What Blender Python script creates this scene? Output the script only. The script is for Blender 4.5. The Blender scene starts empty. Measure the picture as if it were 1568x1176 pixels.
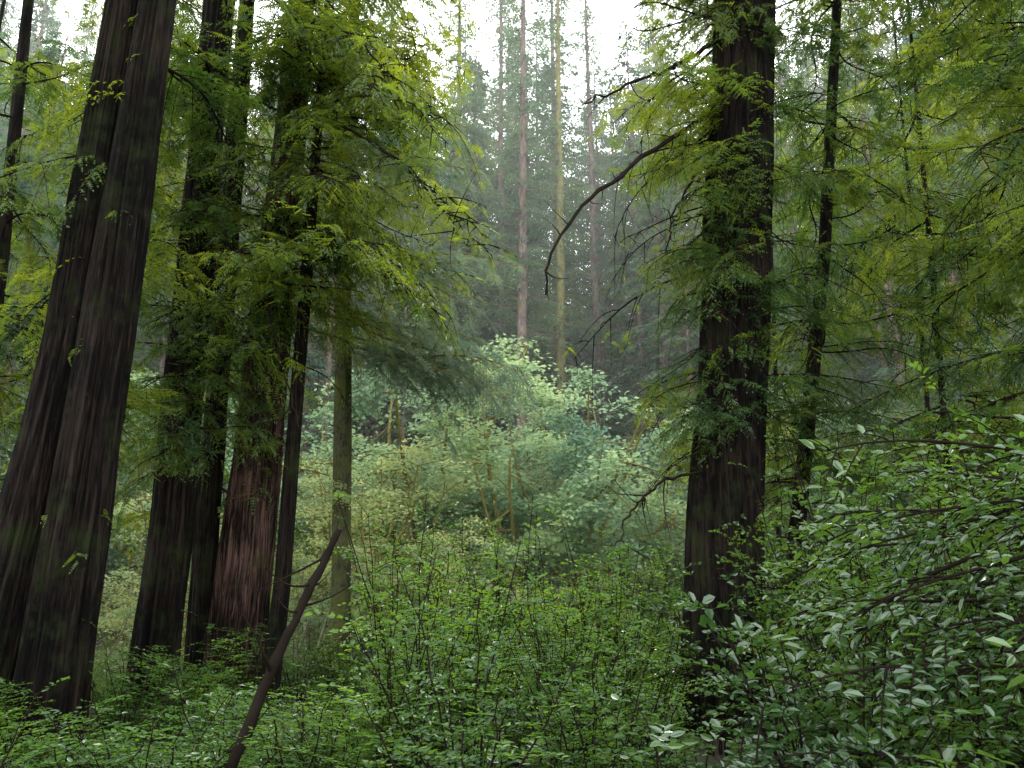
import bpy, math, numpy as np
from mathutils import Vector, noise, Euler
R = np.random.default_rng
scene = bpy.context.scene
try:
    scene.view_settings.view_transform='Standard'; scene.view_settings.look='None'; scene.view_settings.exposure=0
except Exception: pass

def ss(a,b,v):
    t=min(max((v-a)/(b-a),0),1); return t*t*(3-2*t)
def ground_h(x,y):
    z = 0.0
    z -= 3.0*ss(14,24,y)
    z += 0.5*max(y-33,0)*ss(33,50,y)
    z += 0.3*max(abs(x)-20,0)*ss(20,36,abs(x))*ss(8,20,y)
    z += 0.25*noise.noise((x*.25,y*.25,0))+0.06*noise.noise((x*1.3,y*1.3,3))
    return z

# ---------------- materials ----------------
def new_mat(name):
    m=bpy.data.materials.new(name); m.use_nodes=True
    nt=m.node_tree; nt.nodes.clear()
    return m,nt,nt.nodes,nt.links
def leaf_mat(name,c1,c2,tr,trfac=.4,rough=.45,gl=.03,nscale=.6):
    m,nt,N,L=new_mat(name)
    out=N.new('ShaderNodeOutputMaterial')
    geo=N.new('ShaderNodeNewGeometry'); oi=N.new('ShaderNodeObjectInfo')
    no=N.new('ShaderNodeTexNoise'); no.inputs['Scale'].default_value=nscale; no.inputs['Detail'].default_value=2
    L.new(geo.outputs['Position'],no.inputs['Vector'])
    a=N.new('ShaderNodeMath'); a.operation='ADD'
    mr=N.new('ShaderNodeMapRange'); mr.inputs['From Min'].default_value=.40; mr.inputs['From Max'].default_value=.64  # sharpened noise puts patches of highlight into the leaf colour
    L.new(no.outputs['Fac'],mr.inputs['Value'])
    m1=N.new('ShaderNodeMath'); m1.operation='MULTIPLY'; m1.inputs[1].default_value=.55
    L.new(mr.outputs[0],m1.inputs[0])
    m2=N.new('ShaderNodeMath'); m2.operation='MULTIPLY'; m2.inputs[1].default_value=.25
    L.new(geo.outputs['Random Per Island'],m2.inputs[0])
    m3=N.new('ShaderNodeMath'); m3.operation='MULTIPLY_ADD'; m3.inputs[1].default_value=.2
    L.new(oi.outputs['Random'],m3.inputs[0]); L.new(m1.outputs[0],m3.inputs[2])
    L.new(m3.outputs[0],a.inputs[0]); L.new(m2.outputs[0],a.inputs[1])
    mix=N.new('ShaderNodeMix'); mix.data_type='RGBA'
    mix.inputs['A'].default_value=(*c1,1); mix.inputs['B'].default_value=(*c2,1)
    L.new(a.outputs[0],mix.inputs['Factor'])
    p=N.new('ShaderNodeBsdfDiffuse'); L.new(mix.outputs['Result'],p.inputs['Color'])
    t=N.new('ShaderNodeBsdfTranslucent')
    mt=N.new('ShaderNodeMix'); mt.data_type='RGBA'
    mt.inputs['A'].default_value=(tr[0]*.3,tr[1]*.48,tr[2],1); mt.inputs['B'].default_value=(*tr,1)
    L.new(a.outputs[0],mt.inputs['Factor']); L.new(mt.outputs['Result'],t.inputs['Color'])
    ms=N.new('ShaderNodeMixShader'); ms.inputs[0].default_value=trfac
    L.new(p.outputs[0],ms.inputs[1]); L.new(t.outputs[0],ms.inputs[2]); last=ms
    if gl>0:
        g=N.new('ShaderNodeBsdfGlossy'); g.inputs['Roughness'].default_value=rough; g.inputs['Color'].default_value=(.97,1,1,1)
        m4=N.new('ShaderNodeMixShader'); m4.inputs[0].default_value=gl; L.new(ms.outputs[0],m4.inputs[1]); L.new(g.outputs[0],m4.inputs[2]); last=m4
    L.new(last.outputs[0],out.inputs['Surface'])
    return m
def bark_mat(name,dark,light,moss=None,sxy=9,sz=.9,bump=.9,mossamt=.5,lo=.66,hi=.88,bd=.08):
    m,nt,N,L=new_mat(name)
    out=N.new('ShaderNodeOutputMaterial'); p=N.new('ShaderNodeBsdfPrincipled'); p.inputs['Roughness'].default_value=.9
    p.inputs['Specular IOR Level'].default_value=.12
    L.new(p.outputs[0],out.inputs['Surface'])
    tc=N.new('ShaderNodeTexCoord'); mp=N.new('ShaderNodeMapping'); mp.inputs['Scale'].default_value=(sxy,sxy,sz)
    L.new(tc.outputs['Object'],mp.inputs['Vector'])
    n1=N.new('ShaderNodeTexNoise'); n1.inputs['Scale'].default_value=2.2; n1.inputs['Detail'].default_value=9; n1.inputs['Roughness'].default_value=.72; n1.inputs['Distortion'].default_value=.8
    L.new(mp.outputs[0],n1.inputs['Vector'])
    n3=N.new('ShaderNodeTexNoise'); n3.inputs['Scale'].default_value=.9; n3.inputs['Detail'].default_value=4
    L.new(tc.outputs['Object'],n3.inputs['Vector'])
    mu=N.new('ShaderNodeMath'); mu.operation='MULTIPLY_ADD';mu.inputs[1].default_value=.45
    L.new(n3.outputs['Fac'],mu.inputs[0]); L.new(n1.outputs['Fac'],mu.inputs[2])
    ramp=N.new('ShaderNodeValToRGB'); e=ramp.color_ramp.elements
    e[0].position=lo; e[0].color=(*dark,1); e[1].position=hi; e[1].color=(*light,1)
    L.new(mu.outputs[0],ramp.inputs[0]); last=ramp.outputs[0]
    if moss:
        n2=N.new('ShaderNodeTexNoise'); n2.inputs['Scale'].default_value=2.2; n2.inputs['Detail'].default_value=8;n2.inputs['Roughness'].default_value=.7
        L.new(tc.outputs['Object'],n2.inputs['Vector'])
        r2=N.new('ShaderNodeMapRange'); r2.inputs['From Min'].default_value=.62-mossamt*.3; r2.inputs['From Max'].default_value=.75-mossamt*.2
        L.new(n2.outputs['Fac'],r2.inputs['Value'])
        mx=N.new('ShaderNodeMix'); mx.data_type='RGBA'; L.new(r2.outputs[0],mx.inputs['Factor'])
        L.new(last,mx.inputs['A']); mx.inputs['B'].default_value=(*moss,1); last=mx.outputs['Result']
    L.new(last,p.inputs['Base Color'])
    b=N.new('ShaderNodeBump'); b.inputs['Strength'].default_value=bump; b.inputs['Distance'].default_value=bd
    L.new(mu.outputs[0],b.inputs['Height']); L.new(b.outputs[0],p.inputs['Normal'])
    return m
def plain_mat(name,c):
    m,nt,N,L=new_mat(name);out=N.new('ShaderNodeOutputMaterial');d=N.new('ShaderNodeBsdfDiffuse')
    no=N.new('ShaderNodeTexNoise');no.inputs['Scale'].default_value=6;no.inputs['Detail'].default_value=1
    geo=N.new('ShaderNodeNewGeometry');L.new(geo.outputs['Position'],no.inputs['Vector'])
    mx=N.new('ShaderNodeMix');mx.data_type='RGBA';L.new(no.outputs['Fac'],mx.inputs['Factor'])
    mx.inputs['A'].default_value=(*[v*.5 for v in c],1);mx.inputs['B'].default_value=(*[v*1.5 for v in c],1)
    L.new(mx.outputs['Result'],d.inputs['Color']);L.new(d.outputs[0],out.inputs['Surface']);return m

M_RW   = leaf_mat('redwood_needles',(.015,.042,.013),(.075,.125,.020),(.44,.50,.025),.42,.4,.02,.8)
M_RWD  = leaf_mat('redwood_needles_shaded',(.011,.034,.013),(.042,.082,.019),(.18,.28,.02),.34,.4,.02,.8)  # darker copy of the needles, shade put into the colour
M_FIR  = leaf_mat('fir_needles',(.11,.16,.12),(.19,.24,.16),(.28,.36,.16),.35,.5,0)
M_FAR  = leaf_mat('distant_conifer_needles',(.035,.078,.050),(.12,.175,.09),(.26,.35,.11),.35,.6,0,.12)  # distance haze is put into this paler, bluer green
M_MAP  = leaf_mat('maple_leaves',(.10,.17,.085),(.25,.34,.16),(.46,.58,.22),.45,.5,0,.3)
M_MAPY = leaf_mat('yellow_lit_maple_leaves',(.20,.26,.11),(.38,.42,.17),(.60,.65,.22),.45,.5,0,.35)  # yellow light on the valley maples is put into the leaf colour
M_HUCK = leaf_mat('huckleberry_leaves',(.013,.042,.010),(.060,.135,.018),(.30,.48,.025),.38,.34,.03,1.0)
M_OAK  = leaf_mat('tanoak_leaves',(.014,.044,.014),(.050,.105,.024),(.22,.36,.025),.3,.22,.055,1.2)
M_BARK = bark_mat('redwood_bark',(.0018,.0012,.001),(.030,.020,.015),(.018,.026,.007),sxy=12,sz=.6,mossamt=.4,lo=.69,hi=.86,bd=.12)  # foreground shade and dark crevices are put into this near-black colour
M_BARKR= bark_mat('lit_red_redwood_bark',(.008,.004,.003),(.17,.10,.078),(.04,.05,.014),sxy=12,sz=.6,mossamt=.2,lo=.68,hi=.88,bd=.12)  # reddish bark; its lit look is put into the paler colour
M_BARKF= bark_mat('fir_bark',(.02,.018,.012),(.12,.11,.08),(.085,.10,.028),9,3.5,.9,.8)
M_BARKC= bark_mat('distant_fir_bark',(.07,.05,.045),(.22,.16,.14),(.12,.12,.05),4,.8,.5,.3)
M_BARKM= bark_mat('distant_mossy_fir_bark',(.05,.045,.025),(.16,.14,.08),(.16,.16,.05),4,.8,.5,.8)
M_MOSS = plain_mat('mossy_branch_bark',(.16,.14,.045))
M_TWIG = plain_mat('twig_bark',(.014,.011,.009))
M_TWIGL= plain_mat('pale_twig_bark',(.2,.18,.13))

# ---------------- mesh buffer ----------------
class Buf:
    def __init__(s): s.V=[];s.F=[];s.M=[];s.n=0;s.S=[]
    def add(s,V,F,m,smooth=False):
        V=np.asarray(V,float).reshape(-1,3);F=np.asarray(F,int).reshape(-1,4)
        s.V.append(V);s.F.append(F+s.n);s.M.append(np.full(len(F),m,int));s.S.append(np.full(len(F),smooth));s.n+=len(V)
    def mesh(s,name,mats):
        V=np.concatenate(s.V);F=np.concatenate(s.F);M=np.concatenate(s.M);S=np.concatenate(s.S)
        me=bpy.data.meshes.new(name); me.vertices.add(len(V)); me.vertices.foreach_set('co',V.ravel())
        me.loops.add(F.size); me.loops.foreach_set('vertex_index',F.ravel().astype(np.int32))
        me.polygons.add(len(F)); me.polygons.foreach_set('loop_start',np.arange(0,F.size,4,dtype=np.int32))
        try: me.polygons.foreach_set('loop_total',np.full(len(F),4,dtype=np.int32))
        except Exception: pass
        for m in mats: me.materials.append(m)
        me.polygons.foreach_set('material_index',M.astype(np.int32)); me.polygons.foreach_set('use_smooth',S)
        me.update(calc_edges=True); return me
def nrm(a):
    a=np.asarray(a,float); return a/(np.linalg.norm(a,axis=-1,keepdims=True)+1e-9)
def tube(b,P,Rr,seg,m):
    P=np.asarray(P,float);Rr=np.asarray(Rr,float);n=len(P)
    T=nrm(np.gradient(P,axis=0))
    ref=np.array([0,0,1.]) if abs(T[:,2]).mean()<.8 else np.array([1.,0,0])
    A=nrm(np.cross(T,ref));B=np.cross(T,A)
    a=np.linspace(0,2*np.pi,seg,endpoint=False)
    V=P[:,None]+Rr[:,None,None]*(np.cos(a)[None,:,None]*A[:,None]+np.sin(a)[None,:,None]*B[:,None])
    i=np.arange(n-1)[:,None]*seg;j=np.arange(seg)[None];k=(j+1)%seg
    F=np.stack([i+j,i+k,i+seg+k,i+seg+j],-1)
    b.add(V,F,m,True)
def leaves(b,C,D,Nn,Ls,Ws,m,fold=0):
    C=np.asarray(C);n=len(C)
    if n==0:return
    D=nrm(D);S=nrm(np.cross(D,Nn));U=np.cross(S,D)
    Ls=np.broadcast_to(np.asarray(Ls,float),(n,))[:,None];Ws=np.broadcast_to(np.asarray(Ws,float),(n,))[:,None]
    if not fold:
        V=np.stack([C,C+D*Ls*.45+S*Ws/2,C+D*Ls,C+D*Ls*.45-S*Ws/2],1)
        F=np.arange(4*n).reshape(n,4)
    else:
        up=U*Ws*fold
        V=np.stack([C,C+D*Ls*.28+S*Ws*.45+up,C+D*Ls*.68+S*Ws*.4+up*.8,C+D*Ls-U*Ls*.08,C+D*Ls*.68-S*Ws*.4+up*.8,C+D*Ls*.28-S*Ws*.45+up],1)
        o=np.arange(n)[:,None]*6
        F=np.concatenate([o+np.array([0,1,2,3]),o+np.array([0,3,4,5])])
    b.add(V,F,m)

# ---------------- redwood / fir bough ----------------
def bough(seed,L=3.2,droop=.5,needle=.054,step=.031,mats=None,hang=.35,dens=1.15,name='bough_mesh',leafy=1.):
    r=R(seed);b=Buf()
    n=16;t=np.linspace(0,1,n)
    wob=r.normal(0,.06,(2,3))
    P=np.stack([L*t, L*(wob[0,0]*np.sin(3*t)+wob[0,1]*np.sin(7*t)), L*(.16*t-droop*.45*t**2)+L*wob[1,0]*.5*np.sin(5*t)],1)
    tube(b,P,.022*(1-t)**.8*L/3.2+.004,6,0)
    at=lambda u:np.array([np.interp(u,t,P[:,k]) for k in range(3)])
    u=.10;side=1;C_=[];D_=[];N_=[];L_=[]
    while u<1:
        side=-side
        sl=L*(.36*(1-u)**.6+.09)*r.uniform(.35,1.3)
        base=at(u);tan=nrm(at(min(u+.03,1))-at(u-.03))
        lat=np.array([-tan[1],tan[0],0])*side
        d=nrm(tan*r.uniform(.1,.9)+lat*.9+np.array([0,0,r.normal(-.05,.25)]))
        k=7;s=np.linspace(0,1,k)
        Q=base+d*sl*s[:,None]+np.outer(s**2,[0,0,-sl*hang*r.uniform(.3,1.7)])+np.outer(s**2,tan*sl*.15)
        tube(b,Q,.007*(1-s)+.002,4,0)
        q=.06/sl+.10;sg_=1;clump=r.uniform(0,6.28);cf=r.uniform(1,2.2)
        while q<1.0:
            sg_=-sg_
            bp=np.array([np.interp(q,s,Q[:,kk]) for kk in range(3)])
            i0=min(int(q*6),5);qt=nrm(Q[i0+1]-Q[i0])
            ql=nrm(np.array([-qt[1],qt[0],0])+1e-6)*sg_
            cl=.5+.5*math.sin(clump+q*sl*cf*6)
            ln=r.uniform(.10,.27)*(1.15-.4*q)*(.75+.45*cl)
            sd=nrm(qt*r.uniform(.4,1)+ql*.85+np.array([0,0,-r.uniform(-.1,.6)]))
            q+=.055/sl/dens*r.uniform(.5,1.6)*(1.7-1.0*cl)
            if r.uniform()>leafy:
                if leafy<1 and r.uniform()<.5:
                    w=np.linspace(0,1,4);tube(b,bp+sd*ln*w[:,None],.003*(1-w)+.0015,3,0)
                continue
            kk=max(int(ln/step),3);w=np.linspace(.05,1,kk)
            S=bp+sd*ln*w[:,None]+np.outer(w**2,[0,0,-ln*r.uniform(.0,.5)])
            T=nrm(np.gradient(S,axis=0))
            up=nrm(np.array([0,0,1])+r.normal(0,.38,3))
            sv=nrm(np.cross(T,up))
            for sg in(1,-1):
                C_.append(S);D_.append(T*.7+sv*sg);N_.append(np.broadcast_to(up,(kk,3))+r.normal(0,.15,(kk,3)))
                L_.append(needle*(1.15-.6*w**2)*r.uniform(.7,1.2))
            C_.append(S[-1:]);D_.append(T[-1:]);N_.append(up[None]);L_.append(np.full(1,needle))
            C_.append(S[:1]);D_.append(sd[None]);N_.append(up[None]);L_.append(np.full(1,ln*.8))
        u+=.12/L/dens*r.uniform(.4,1.7)
    C=np.concatenate(C_);D=np.concatenate(D_);N=np.concatenate(N_);Ls=np.concatenate(L_)
    leaves(b,C,D,N,Ls,np.minimum(Ls*.45,needle*.48),1)
    return b.mesh(name,mats)

RWM=[M_TWIG,M_RW]
BO=[bough(10+i,2.9,[.5,.8,.35,.65,.9][i],mats=RWM,hang=[.3,.5,.35,.25,.6][i]) for i in range(5)]
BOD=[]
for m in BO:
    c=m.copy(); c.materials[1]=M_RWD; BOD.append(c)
BOF=[bough(30+i,3.4,.55,needle=.055,step=.034,mats=[M_MOSS,M_FIR],hang=.35) for i in range(2)]
SPR=[bough(40+i,.8,.6,mats=RWM,hang=.4) for i in range(3)]
BARE=[bough(45+i,2.6,[1.,.5,1.5][i],mats=[M_TWIG,M_RW],hang=.9,dens=.7,leafy=.14) for i in range(3)]

# ---------------- helpers ----------------
def empty(name,loc=(0,0,0)):
    e=bpy.data.objects.new(name,None); e.location=loc; e.empty_display_size=.3
    scene.collection.objects.link(e); return e
def child(name,me,par,loc,rot=(0,0,0),sc=1):
    o=bpy.data.objects.new(name,me); scene.collection.objects.link(o)
    o.parent=par; o.location=loc; o.rotation_euler=rot
    o.scale=(sc,sc,sc) if np.isscalar(sc) else sc
    return o
def trunk_mesh(name,pts,mat,seg=112,flute=.10,dz=.22,flare=.12,seed=0,freq=3.5):
    pts=np.array(pts,float);z0,z1=pts[0,2],pts[-1,2]
    n=int((z1-z0)/dz)+2;z=np.linspace(z0,z1,n)
    cx=np.interp(z,pts[:,2],pts[:,0]);cy=np.interp(z,pts[:,2],pts[:,1]);rr=np.interp(z,pts[:,2],pts[:,3])
    rr=rr*(1+flare*np.exp(-(z-z0)/.8))
    a=np.linspace(0,2*np.pi,seg,endpoint=False)
    V=np.zeros((n,seg,3))
    for i in range(n):
        fl=flute*(1+.6*math.exp(-(z[i]-z0)/1.5))
        for j in range(seg):
            ca,sa=math.cos(a[j]),math.sin(a[j])
            f=1-2*abs(noise.noise((ca*freq+seed*7,sa*freq,z[i]*.12)))
            g=noise.noise((ca*freq*3.5,sa*freq*3.5+seed,z[i]*.6))
            h=noise.noise((ca*1.1+seed,sa*1.1,z[i]*.35))
            q=rr[i]*(1+fl*(f-.75)*1.6+fl*.9*g+.08*h)
            V[i,j]=(cx[i]+ca*q,cy[i]+sa*q,z[i])
    V-=np.array([pts[0,0],pts[0,1],z0])
    b=Buf();i=np.arange(n-1)[:,None]*seg;j=np.arange(seg)[None];k=(j+1)%seg
    b.add(V,np.stack([i+j,i+k,i+seg+k,i+seg+j],-1),0,True)
    return b.mesh(name,[mat])
def tree(name,pts,mat,specs,seed,extra_stems=(),seg=112,flute=.12,**kw):
    base=pts[0][:3]; e=empty(name,base)
    child('trunk',trunk_mesh(name+'_trunk',pts,mat,seg,flute,seed=seed,**kw),e,(0,0,0))
    for k,(ps,m2) in enumerate(extra_stems):
        child('second_stem',trunk_mesh(name+'_stem',ps,m2,seg,flute,seed=seed+5+k,**kw),e,tuple(np.array(ps[0][:3])-np.array(base)))
    r=R(seed+100);p=np.array(pts,float)
    for (meshes,cnt,zl,zh,az,spread,s0,s1,pitch) in specs:
        for _ in range(cnt):
            z=r.uniform(zl,zh);x=np.interp(z,p[:,2],p[:,0]);y=np.interp(z,p[:,2],p[:,1])
            yaw=math.radians(az+r.uniform(-spread,spread))
            child('bough',meshes[r.integers(len(meshes))],e,(x-base[0],y-base[1],z-base[2]),
                  (r.normal(0,.3),math.radians(pitch)+r.normal(0,.16),yaw),r.uniform(s0,s1))
    return e

# ---------------- ground ----------------
b=Buf()
xs=np.concatenate([np.linspace(-400,-42,20),np.linspace(-40,40,161),np.linspace(42,400,20)])
ys=np.concatenate([np.linspace(-300,-12,16),np.linspace(-10,70,161),np.linspace(73,420,40)])
V=np.array([[x,y,ground_h(x,y)] for y in ys for x in xs]);nx=len(xs);ny=len(ys)
V[:,2]=np.minimum(V[:,2],60)
i=np.arange(ny-1)[:,None]*nx;j=np.arange(nx-1)[None]
b.add(V,np.stack([i+j,i+j+1,i+nx+j+1,i+nx+j],-1),0,True)
gm,nt,N,L=new_mat('forest_floor_litter')
out=N.new('ShaderNodeOutputMaterial');p=N.new('ShaderNodeBsdfPrincipled');p.inputs['Roughness'].default_value=.95
tc=N.new('ShaderNodeTexCoord');n1=N.new('ShaderNodeTexNoise');n1.inputs['Scale'].default_value=.6;n1.inputs['Detail'].default_value=8
n2=N.new('ShaderNodeTexNoise');n2.inputs['Scale'].default_value=25;n2.inputs['Detail'].default_value=6
L.new(tc.outputs['Object'],n1.inputs['Vector']);L.new(tc.outputs['Object'],n2.inputs['Vector'])
r1=N.new('ShaderNodeValToRGB');e=r1.color_ramp.elements;e[0].position=.4;e[0].color=(.05,.035,.02,1);e[1].position=.6;e[1].color=(.04,.06,.02,1)
L.new(n1.outputs['Fac'],r1.inputs[0]);mx=N.new('ShaderNodeMix');mx.data_type='RGBA';mx.blend_type='MULTIPLY';mx.inputs['Factor'].default_value=.7
L.new(r1.outputs[0],mx.inputs['A']);L.new(n2.outputs['Color'],mx.inputs['B']);L.new(mx.outputs['Result'],p.inputs['Base Color'])
bp=N.new('ShaderNodeBump');bp.inputs['Strength'].default_value=.8;bp.inputs['Distance'].default_value=.04;L.new(n2.outputs['Fac'],bp.inputs['Height']);L.new(bp.outputs[0],p.inputs['Normal']);L.new(p.outputs[0],out.inputs['Surface'])
g=bpy.data.objects.new('forest_ground',b.mesh('forest_ground',[gm]));scene.collection.objects.link(g)

# ---------------- foreground redwoods ----------------
ALL=BO+BOD
tree('unseen_redwood_tree',[(-5.42,10,-.2,.39),(-5.3,10,5,.325),(-5.24,10,10.2,.235),(-5.1,10,30,.10)],M_BARK,
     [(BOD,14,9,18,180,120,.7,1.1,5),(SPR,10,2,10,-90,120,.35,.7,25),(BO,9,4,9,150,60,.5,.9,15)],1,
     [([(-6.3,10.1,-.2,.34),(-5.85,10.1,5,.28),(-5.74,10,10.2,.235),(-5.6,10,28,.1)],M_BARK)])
tree('unseen_redwood_tree',[(-5.5,13,-.2,.38),(-5.45,13,3,.32),(-5.63,13,13,.26),(-5.7,13,30,.1)],M_BARK,
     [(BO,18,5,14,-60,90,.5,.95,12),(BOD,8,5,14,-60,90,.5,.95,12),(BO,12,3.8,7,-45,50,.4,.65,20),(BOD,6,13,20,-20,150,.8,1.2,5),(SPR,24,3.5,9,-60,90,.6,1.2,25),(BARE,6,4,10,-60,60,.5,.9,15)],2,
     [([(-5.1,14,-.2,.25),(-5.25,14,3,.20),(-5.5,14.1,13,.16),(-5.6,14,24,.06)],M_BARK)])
T3=tree('unseen_redwood_tree',[(-4.62,14,-.3,.52),(-4.54,14,1.9,.45),(-4.36,14,10.6,.29),(-4.3,14,30,.1)],M_BARKR,
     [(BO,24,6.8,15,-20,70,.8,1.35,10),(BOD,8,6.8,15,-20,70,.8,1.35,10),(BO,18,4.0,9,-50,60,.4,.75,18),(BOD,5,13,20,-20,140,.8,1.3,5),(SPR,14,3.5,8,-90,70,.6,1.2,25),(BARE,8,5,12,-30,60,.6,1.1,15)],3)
tree('slim_redwood_tree',[(-3.72,13,-.2,.15),(-3.61,13,1.9,.13),(-3.55,13,10.6,.085),(-3.5,13,16,.03)],M_BARK,
     [(BO,18,7,15,-20,80,.7,1.2,10),(BO,8,7,12,-50,50,.7,1.1,14)],4,seg=32,flute=.06)
tree('douglas_fir_tree',[(-3.45,17,-1.0,.23),(-3.51,17,2,.20),(-3.83,17,9.1,.18),(-4,17,22,.05)],M_BARKF,
     [(BOF,12,9,19,-20,100,.6,1.05,10),(BOF,11,7.0,9.4,-5,35,.9,1.3,8),(BO,8,9,14,-30,80,.6,1.0,8)],5,seg=48,flute=.05)
t6=[(2.72,11,-.2,.51),(2.74,11,1,.49),(2.88,11,2.8,.49),(3.31,11,6.5,.47),(3.78,11,11.1,.465),(4.4,11,30,.15)]
T6=tree('unseen_redwood_tree',t6,M_BARK,
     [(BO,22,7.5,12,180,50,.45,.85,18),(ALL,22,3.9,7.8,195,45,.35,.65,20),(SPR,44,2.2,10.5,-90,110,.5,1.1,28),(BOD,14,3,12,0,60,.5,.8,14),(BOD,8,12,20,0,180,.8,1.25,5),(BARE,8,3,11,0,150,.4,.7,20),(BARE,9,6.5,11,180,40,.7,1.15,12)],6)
tree('slim_redwood_tree',[(3.8,12,-.2,.14),(3.88,12,1,.125),(5.03,12,7,.10),(5.77,12,12,.08),(6.2,12,17,.03)],M_BARK,
     [(ALL,40,2.0,14,-30,140,.5,1.0,12),(BARE,16,2,13,-60,120,.4,.9,14)],7,seg=32,flute=.06)
tree('slim_redwood_tree',[(-9.3,14,-.2,.16),(-9.6,14,7.8,.12),(-10,14,13.7,.1),(-10.2,14,18,.03)],M_BARK,
     [(ALL,28,3.5,16,-30,150,.6,1.1,10)],8,seg=32,flute=.06)
def limb(par,base,P,r0,r1,name='dead_limb',mat=M_TWIG,tw=6,seed=0,jit=.02):
    r=R(seed);P=np.array(P,float)-np.array(base);n=26
    s=np.linspace(0,len(P)-1,n);k=np.arange(len(P));Q=np.stack([np.interp(s,k,P[:,c]) for c in range(3)],1)
    for _ in range(2): Q[1:-1]=(Q[:-2]+Q[2:]+2*Q[1:-1])/4
    Q[1:-1]+=r.normal(0,jit,(n-2,3))
    b=Buf();tube(b,Q,np.linspace(r0,r1,n)*r.uniform(.85,1.15,n),8,0)
    for _ in range(tw):
        i=r.integers(4,n-2);d=nrm(r.normal(0,1,3)+np.array([0,0,-.6]));l=r.uniform(.2,.7);w=np.linspace(0,1,6)
        T=Q[i]+d*l*w[:,None]+np.outer(w**2,r.normal(0,.15,3));tube(b,T,.009*(1-w)+.002,4,0)
    if par is None:
        o=bpy.data.objects.new(name,b.mesh(name,[mat]));o.location=base;scene.collection.objects.link(o)
    else: child(name,b.mesh(name,[mat]),par,(0,0,0))
B6=(2.72,11,-.2);B3=(-4.62,14,-.3)
limb(T6,B6,[(3.4,11,9.2),(2.9,10.8,8.8),(1.59,10,7.45),(.9,9.6,6.7),(.46,9.3,5.87),(.41,9.2,5.3)],.04,.014,seed=1,tw=9)
limb(T6,B6,[(3.6,11,10.6),(2.6,10.6,9.6),(1.9,10.3,9.1),(1.03,10,8.5)],.04,.014,seed=2,tw=9)
limb(T6,B6,[(2.9,11,3.5),(2.0,10.3,3.2),(1.5,9.8,2.8),(1.19,9.5,2.3)],.025,.008,seed=3)
limb(T6,B6,[(3.3,11,8.4),(2.6,10.5,7.6),(2.2,10.2,6.8),(2.1,10,6.2)],.025,.008,seed=4)
limb(T3,B3,[(-4.3,13.9,10.7),(-3.2,12.5,9.9),(-1.84,11,8.3),(-1.1,10.4,7.2),(-.6,10,6.3)],.035,.008,seed=6,tw=12)
limb(T3,B3,[(-4.4,13.8,7.6),(-4.0,12.4,6.4),(-3.4,11.5,5.0),(-2.95,11,4.0)],.028,.008,seed=7,tw=8)
limb(T3,B3,[(-4.3,13.9,12.5),(-3.2,12.0,11.5),(-2.2,10.6,9.9),(-1.6,10.0,8.4)],.028,.008,seed=8,tw=10)
r=R(55)
PP=np.array([(-4.3,13.9,10.7),(-3.2,12.5,9.9),(-1.84,11,8.3),(-1.1,10.4,7.2),(-.6,10,6.3)])
PQ=np.array([(-4.3,13.9,12.5),(-3.2,12.0,11.5),(-2.6,11.2,10.6),(-2.2,10.6,9.9),(-1.6,10.0,8.4)])
for k in range(44):
    A=PP if k%2 else PQ
    u=r.uniform(.15,1);q=[np.interp(u*4,range(5),A[:,c])-B3[c] for c in range(3)]
    big=(k%4<2 and u<.7)
    child('side_spray',BO[r.integers(5)] if big else SPR[r.integers(3)],T3,q,(r.normal(0,.3),.45+r.normal(0,.2),math.radians(r.uniform(-130,50))),r.uniform(.3,.5) if big else r.uniform(.6,1.3))
limb(None,(-2.1,6,.0),[(-2.1,6,-.1),(-1.93,6,.58),(-1.68,6,1.25),(-1.45,6,1.8),(-1.27,6,2.2)],.05,.024,'leaning_dead_branch',M_TWIG,8,5,.006)

for k,(x,y,h,zl,cn) in enumerate([(6.4,9.2,14,2.0,42),(8.2,11,15,1,44),(10.5,12.5,16,.8,38),(7.4,14,16,.5,44),(11.5,15,17,.5,34),(9.2,18,17,.5,32),(14.5,17,17,.5,26),(6.0,19,15,.5,28)]):
    tree('young_redwood_tree',[(x,y,-.3,.07),(x+.5,y,h*.5,.05),(x+.9,y,h,.02)],M_BARK,[(ALL,cn,zl,h,-90,180,.5,1.1,12),(BARE,14,zl*.5,h*.8,-90,150,.5,1.,12)],20+k,seg=16,flute=.05)
for k,(x,y,h,zl) in enumerate([(-9,17,18,3),(-12,16,18,2),(-7.6,19,17,4),(-13,12,17,4)]):
    tree('young_redwood_tree',[(x,y,-.3,.10),(x,y,h*.5,.07),(x,y,h,.03)],M_BARK,[(ALL,32,zl,h,-90,180,.6,1.2,10)],40+k,seg=16,flute=.05)
for k,(x,y) in enumerate([(-8,2),(8.5,1),(1,-8)]):  # redwoods out of view, added to darken the foreground
    tree('unseen_redwood_tree',[(x,y,-.3,.5),(x,y,10,.35),(x,y,28,.1)],M_BARK,[(BOD,22,11,26,-90,180,1.1,1.7,4)],60+k,seg=40,flute=.08,dz=.6)

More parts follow.
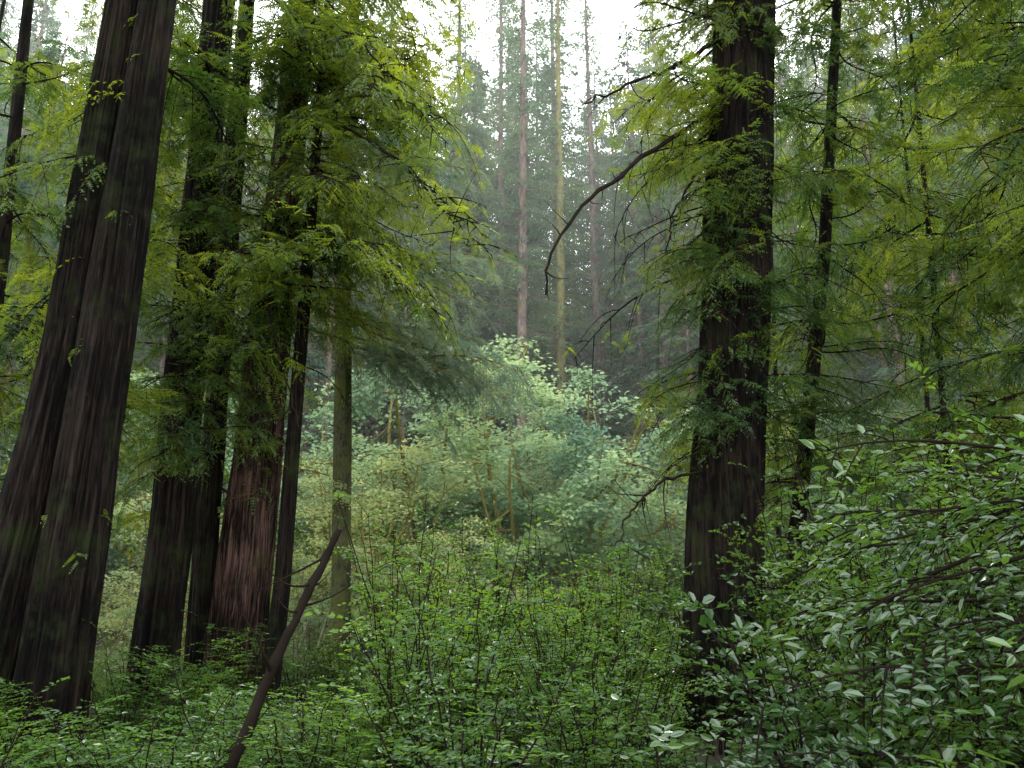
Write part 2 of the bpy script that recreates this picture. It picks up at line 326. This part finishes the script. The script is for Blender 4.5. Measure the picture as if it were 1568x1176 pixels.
# ---------------- broadleaf trees ----------------
def maple(seed,H=10,cr=4,leaf=.13,mats=None,ncl=150,per=110,trunkr=.16):
    r=R(seed);b=Buf();ends=[]
    tp=np.array([[0,0,-.4],[r.normal(0,.3),r.normal(0,.3),H*.2],[r.normal(0,.5),r.normal(0,.5),H*.42]])
    s=np.linspace(0,2,10);tp=np.stack([np.interp(s,[0,1,2],tp[:,c]) for c in range(3)],1)
    tube(b,tp,np.linspace(trunkr,trunkr*.7,10),8,0)
    for i in range(11):
        a=i*2.4+r.normal(0,.3);st=tp[r.integers(4,10)]
        rad=cr*r.uniform(.2,.9);top=np.array([math.cos(a)*rad,math.sin(a)*rad,H*r.uniform(.5,1.0)-rad*.3])
        mid=(st+top)/2+np.array([math.cos(a),math.sin(a),0])*cr*.18+r.normal(0,.2,3)
        w=np.linspace(0,1,10)[:,None];Q=st*(1-w)**2+2*mid*w*(1-w)+top*w**2
        tube(b,Q,np.linspace(trunkr*.4,.02,10),5,0)
        for _ in range(7):
            q=Q[r.integers(3,10)];d=nrm(r.normal(0,1,3)*np.array([1,1,.45])+np.array([math.cos(a),math.sin(a),.1])*.5)
            l=r.uniform(.6,1.6)*cr/4;w2=np.linspace(0,1,5)[:,None];E=q+d*l*w2+w2**2*np.array([0,0,-.15*l])
            tube(b,E,np.linspace(.02,.006,5),4,0);ends+= [E[-1],E[3],E[2]]
    ends=np.array(ends);idx=r.integers(0,len(ends),ncl)
    cs=ends[idx]+r.normal(0,.22*cr/4,(ncl,3))
    C=[];N=[]
    for c in cs:
        rad=r.uniform(.3,.75)*cr/4
        q=r.normal(0,1,(per,3))*np.array([rad,rad,rad*.3])*.6
        q[:,2]-=.25*(q[:,0]**2+q[:,1]**2)/max(rad,.1)
        C.append(c+q);N.append(np.broadcast_to(nrm(np.array([0,0,1])+r.normal(0,.3,3)),(per,3))+r.normal(0,.35,(per,3)))
    C=np.concatenate(C);N=np.concatenate(N);D=r.normal(0,1,C.shape)*np.array([1,1,.3])+np.array([0,0,-.25])
    ls=leaf*r.uniform(.6,1.15,len(C))
    leaves(b,C,D,N,ls,ls*.75,1)
    return b.mesh('broadleaf_crown',mats or [M_MOSS,M_MAP])
MP=[maple(1+i) for i in range(3)]
MPY=[maple(7+i,mats=[M_MOSS,M_MAPY],ncl=90,per=90) for i in range(2)]
BAY=[maple(12+i,H=7,cr=3.2,leaf=.11,mats=[M_TWIGL,M_MAP],ncl=130,per=90) for i in range(2)]
def put(name,me,x,y,s,rot,par=None,zs=1,dz=0):
    z=ground_h(x,y)-.1+dz
    o=bpy.data.objects.new(name,me);scene.collection.objects.link(o);o.location=(x,y,z);o.rotation_euler=(0,0,rot);o.scale=(s,s,s*zs)
    if par:o.parent=par
    return o
r=R(5)
for (x,y,s,m) in [(.6,26,1.42,0),(3.6,28,1.3,1),(-2.6,28,1.5,2),(-.8,32,1.5,1),(6.2,31,1.2,0),(-7.5,29,1.35,1),(9.5,31,1.4,2),(-12,30,1.4,0),(14,30,1.5,1),(2.3,35,1.4,2),(-17,32,1.6,2),(-5.5,34,1.5,0)]:
    put('bigleaf_maple_tree',MP[m],x,y,s,r.uniform(0,6.3))
for (x,y,s) in [(-4.6,23.5,1.0),(-2.4,24,.75),(-8.5,23,.85),(-11,26,.9),(4.3,24.5,.7),(-6.3,26,1.0),(.3,21.5,.5),(-3.4,21.5,.62),(-6.0,21,.6)]:
    put('yellow_lit_maple_tree',MPY[r.integers(2)],x,y,s,r.uniform(0,6.3))  # yellow-lit look comes from the leaf colour
th=empty('valley_thicket')
for k in range(60):
    x=r.uniform(-22,22);y=r.uniform(17.5,28)
    put('bush',(BAY+BAY+MPY)[r.integers(6)],x,y,r.uniform(.38,.66),r.uniform(0,6.3),th)

# ---------------- distant conifers ----------------
def conifer(seed,H=30,bare=.15,blen=3.6,nb=150,q=.26,trunkr=.32,mats=None,dens=1.,droop=.35):
    r=R(seed);b=Buf();n=20;z=np.linspace(-1,H,n)
    tube(b,np.stack([np.cumsum(r.normal(0,.03,n)),np.cumsum(r.normal(0,.03,n)),z],1),trunkr*(1-.93*np.linspace(0,1,n)),10,0)
    C=[];D=[];N=[];Ls=[]
    for i in range(nb):
        f=bare+(1-bare)*r.uniform(0,1)**.9;zz=H*f
        l=(blen*(1-f)**.65*r.uniform(.55,1.15)+.35)*min(1,(f-bare)*5+.55)
        a=r.uniform(0,6.283);d=np.array([math.cos(a),math.sin(a),0]);w=np.linspace(0,1,7)[:,None]
        P=np.array([0,0,zz])+d*l*w+np.array([0,0,1.])*l*(.12*w-droop*w**2)
        tube(b,P,np.linspace(.035,.008,7),4,0)
        k=int(l*26*dens);u=r.uniform(.12,1,k)**.8
        c=np.stack([np.interp(u,w[:,0],P[:,x]) for x in range(3)],1)
        lat=np.array([-d[1],d[0],0]);off=r.normal(0,1,k)*l*.16*(1.2-u)
        c=c+lat*off[:,None]+np.array([0,0,-1])*np.abs(off)[:,None]*.4
        c[:,2]-=r.uniform(0,.12,k)
        C.append(c);D.append(d*.5+lat*np.sign(off)[:,None]*.6+r.normal(0,.25,(k,3))+np.array([0,0,-.45]))
        N.append(np.array([0,0,1])+r.normal(0,.45,(k,3)));Ls.append(q*r.uniform(.6,1.2,k))
    C=np.concatenate(C);Ls=np.concatenate(Ls)
    leaves(b,C,np.concatenate(D),np.concatenate(N),Ls,Ls*.33,1)
    return b.mesh('conifer',mats)
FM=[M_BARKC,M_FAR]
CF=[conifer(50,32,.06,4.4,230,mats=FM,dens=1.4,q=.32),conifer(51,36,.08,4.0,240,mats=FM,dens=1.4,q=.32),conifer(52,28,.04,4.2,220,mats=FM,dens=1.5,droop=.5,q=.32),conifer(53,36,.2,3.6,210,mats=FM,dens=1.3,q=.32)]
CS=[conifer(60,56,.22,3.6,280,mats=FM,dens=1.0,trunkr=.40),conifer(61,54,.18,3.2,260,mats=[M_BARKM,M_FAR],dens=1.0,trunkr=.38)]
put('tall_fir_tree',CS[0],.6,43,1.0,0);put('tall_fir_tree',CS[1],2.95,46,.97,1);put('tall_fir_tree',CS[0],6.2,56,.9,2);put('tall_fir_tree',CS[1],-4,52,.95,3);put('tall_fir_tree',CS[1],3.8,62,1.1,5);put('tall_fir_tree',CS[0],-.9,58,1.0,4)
df=empty('distant_conifer_forest')
r=R(9)
yy=41.
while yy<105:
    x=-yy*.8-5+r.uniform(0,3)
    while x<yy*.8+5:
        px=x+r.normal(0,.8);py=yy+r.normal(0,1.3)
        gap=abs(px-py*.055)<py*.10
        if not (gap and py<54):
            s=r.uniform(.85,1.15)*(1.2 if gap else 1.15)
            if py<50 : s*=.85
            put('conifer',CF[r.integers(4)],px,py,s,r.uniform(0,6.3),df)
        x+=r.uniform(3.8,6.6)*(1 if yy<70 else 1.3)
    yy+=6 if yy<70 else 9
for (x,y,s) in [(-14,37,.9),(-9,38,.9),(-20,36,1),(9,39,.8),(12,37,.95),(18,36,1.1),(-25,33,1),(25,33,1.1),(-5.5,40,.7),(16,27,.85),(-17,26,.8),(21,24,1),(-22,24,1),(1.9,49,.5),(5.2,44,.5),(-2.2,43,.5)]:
    put('fir_tree',CF[r.integers(3)],x,y,s,r.uniform(0,6.3))

# ---------------- foreground shrubs ----------------
def shrub(seed,H=1.7,leaf=.035,nst=8,nbr=16,mats=None,sp=.024,spread=.55,fold=.18):
    r=R(seed);b=Buf();C=[];D=[];N=[]
    for i in range(nst):
        a=r.uniform(0,6.283);d=np.array([math.cos(a),math.sin(a),0]);h=H*r.uniform(.65,1.1);sr=spread*r.uniform(.3,1.2)
        w=np.linspace(0,1,12)[:,None];P=d*(.08+sr*w**1.5)+np.array([0,0,1.])*h*w+np.cumsum(r.normal(0,.015,(12,3)),0)
        tube(b,P,np.linspace(.011,.003,12),5,0)
        for k in range(nbr):
            u=r.uniform(.2,1);p0=np.array([np.interp(u,w[:,0],P[:,c]) for c in range(3)])
            aa=r.uniform(0,6.283);dd=nrm(np.array([math.cos(aa),math.sin(aa),r.uniform(.1,.9)]));l=r.uniform(.15,.45)*(1.2-.5*u)
            v=np.linspace(0,1,6)[:,None];Q=p0+dd*l*v+np.array([0,0,-1.])*v**2*l*.3
            tube(b,Q,np.linspace(.004,.0015,6),3,0)
            m=max(int(l/sp),3);v=np.linspace(.12,1,m);q=np.stack([np.interp(v,np.linspace(0,1,6),Q[:,c]) for c in range(3)],1)
            side=np.where(np.arange(m)%2==0,1,-1)[:,None]
            lat=nrm(np.cross(dd,[0,0,1]))
            C.append(q);D.append(dd*.6+lat*side+np.array([0,0,.1])+r.normal(0,.25,(m,3)));N.append(np.array([0,0,1])+r.normal(0,.5,(m,3)))
    C=np.concatenate(C);ls=leaf*r.uniform(.55,1.3,len(C))
    leaves(b,C,np.concatenate(D),np.concatenate(N),ls,ls*.52,1,fold)
    return b.mesh('shrub',mats)
HK=[shrub(70+i,[1.5,1.8,1.3,1.9][i],.050,8,19,[M_TWIG,M_HUCK],sp=.026) for i in range(4)]
TO=[shrub(80+i,[1.4,1.7,1.1][i],.070,7,13,[M_TWIG,M_OAK],sp=.032,fold=.12) for i in range(3)]
hk=empty('huckleberry_thicket')
r=R(12);cnt=0
while cnt<310:
    x=r.uniform(-9,10);y=r.uniform(3.2,15)
    if abs(x)>y*.75+.8: continue
    if any((x-a)**2+(y-c)**2<.5 for a,c in[(-5.4,10),(2.8,11),(-4.6,14),(-5.5,13)]):continue
    left=x<-y*.15
    H=.56 if left else .95
    if y<5:H*=.66
    if y>6.5 and not left:H*=1.2
    me=HK[r.integers(4)] if x<y*.12 else (HK+TO*2)[r.integers(10)]
    o=put('shrub',me,x,y,r.uniform(.75,1.15),r.uniform(0,6.3),hk,zs=H*(r.uniform(.7,1.0) if y<6.5 else r.uniform(.7,1.3)))
    o.rotation_euler=(r.normal(0,.12),r.normal(0,.12),r.uniform(0,6.3));cnt+=1
tt=empty('tanoak_thicket')
for k in range(34):
    y=r.uniform(4.6,9.5);x=y*r.uniform(.36,.68)
    put('shrub',(TO+HK)[r.integers(7)],x,y,r.uniform(1.0,1.3)*(1 if y>6 else .82),r.uniform(0,6.3),tt,zs=1.4)

def oak_branch(seed,L=1.8):
    r=R(seed);b=Buf();w=np.linspace(0,1,14)
    P=np.stack([L*w,.12*np.sin(4*w)*L,-.12*L*w**2+.03*np.sin(9*w)],1);tube(b,P,.012*(1-w)+.003,6,0)
    C=[];D=[];N=[]
    for k in range(30):
        u=r.uniform(.12,1);p0=np.array([np.interp(u,w,P[:,c]) for c in range(3)]);sg=1 if k%2 else -1
        dd=nrm(np.array([.8,sg*r.uniform(.3,1),r.normal(-.05,.35)]));l=r.uniform(.15,.5)*(1.2-.6*u);v=np.linspace(0,1,6)
        Q=p0+dd*l*v[:,None]+np.array([0,0,-1.])*(v**2*l*.3)[:,None];tube(b,Q,np.linspace(.004,.0015,6),4,0)
        m=max(int(l/.032),3);vv=np.linspace(.2,1,m);q=np.stack([np.interp(vv,v,Q[:,c]) for c in range(3)],1)
        side=np.where(np.arange(m)%2==0,1,-1)[:,None];lat=nrm(np.cross(dd,[0,0,1]))
        C.append(q);D.append(dd*.7+lat*side+r.normal(0,.3,(m,3)));N.append(np.array([0,0,1])+r.normal(0,.5,(m,3)))
    C=np.concatenate(C);ls=.062*r.uniform(.6,1.2,len(C))
    leaves(b,C,np.concatenate(D),np.concatenate(N),ls,ls*.45,1,.12);return b.mesh('tanoak_branch',[M_TWIG,M_OAK])
OB=[oak_branch(90+i) for i in range(4)]
tk=empty('tanoak_tree',(3.6,4.4,0))
tp=[(3.6,4.4,-.2,.06),(3.5,4.4,2,.045),(3.3,4.3,4,.02)]
child('trunk',trunk_mesh('tanoak_trunk',tp,M_TWIG,20,.05),tk,(0,0,-.2))
r=R(31)
for k in range(30):
    z=r.uniform(.6,2.6);child('branch',OB[k%4],tk,(-.05,0,z),(r.normal(0,.3),r.normal(.08,.15),math.radians(r.uniform(140,235))),r.uniform(.8,1.4))

# ---------------- mist in the valley ----------------
mm,nt,N,L=new_mat('mist');out=N.new('ShaderNodeOutputMaterial');vs=N.new('ShaderNodeVolumeScatter')
vs.inputs['Color'].default_value=(.97,.99,1,1);vs.inputs['Density'].default_value=.0015;vs.inputs['Anisotropy'].default_value=.3
L.new(vs.outputs[0],out.inputs['Volume'])
b=Buf();x0,x1,y0,y1,z0,z1=-110,110,17,125,-8,75
v=[(x0,y0,z0),(x1,y0,z0),(x1,y1,z0),(x0,y1,z0),(x0,y0,z1),(x1,y0,z1),(x1,y1,z1),(x0,y1,z1)]
b.add(v,[(0,3,2,1),(4,5,6,7),(0,1,5,4),(1,2,6,5),(2,3,7,6),(3,0,4,7)],0)
mo=bpy.data.objects.new('valley_mist',b.mesh('valley_mist',[mm]));scene.collection.objects.link(mo)

# ---------------- sky, sun, camera ----------------
w=bpy.data.worlds.new('World');scene.world=w;w.use_nodes=True
nt=w.node_tree;N=nt.nodes;L=nt.links;N.clear()
SE,SR=math.radians(55),math.radians(18)
sk=N.new('ShaderNodeTexSky');sk.sky_type='NISHITA';sk.sun_disc=False;sk.sun_elevation=SE;sk.sun_rotation=SR
mx=N.new('ShaderNodeMix');mx.data_type='RGBA';mx.inputs['B'].default_value=(45,46,47,1)
tc=N.new('ShaderNodeTexCoord');no=N.new('ShaderNodeTexNoise');no.inputs['Scale'].default_value=2;no.inputs['Detail'].default_value=3
mr=N.new('ShaderNodeMapRange');mr.inputs['From Min'].default_value=.3;mr.inputs['From Max'].default_value=.7;mr.inputs['To Min'].default_value=.75;mr.inputs['To Max'].default_value=1
L.new(tc.outputs['Generated'],no.inputs['Vector']);L.new(no.outputs['Fac'],mr.inputs['Value']);L.new(mr.outputs[0],mx.inputs['Factor'])
L.new(sk.outputs[0],mx.inputs['A'])
bg=N.new('ShaderNodeBackground');bg.inputs['Strength'].default_value=.12;L.new(mx.outputs['Result'],bg.inputs['Color'])
o=N.new('ShaderNodeOutputWorld');L.new(bg.outputs[0],o.inputs['Surface'])
sl=bpy.data.lights.new('sun','SUN');sl.energy=5;sl.angle=math.radians(12);sl.color=(1,.96,.88)
so=bpy.data.objects.new('sun',sl);scene.collection.objects.link(so);so.location=(0,0,50)
pos=Vector((math.sin(SR)*math.cos(SE),math.cos(SR)*math.cos(SE),math.sin(SE)));so.rotation_euler=pos.to_track_quat('Z','Y').to_euler()
cd=bpy.data.cameras.new('camera');cd.sensor_width=36;cd.lens=36/(2*math.tan(math.radians(32.5)));cd.clip_end=2000
co=bpy.data.objects.new('camera',cd);scene.collection.objects.link(co);co.location=(0,0,1.7);co.rotation_euler=(math.radians(105),0,0)
scene.camera=co
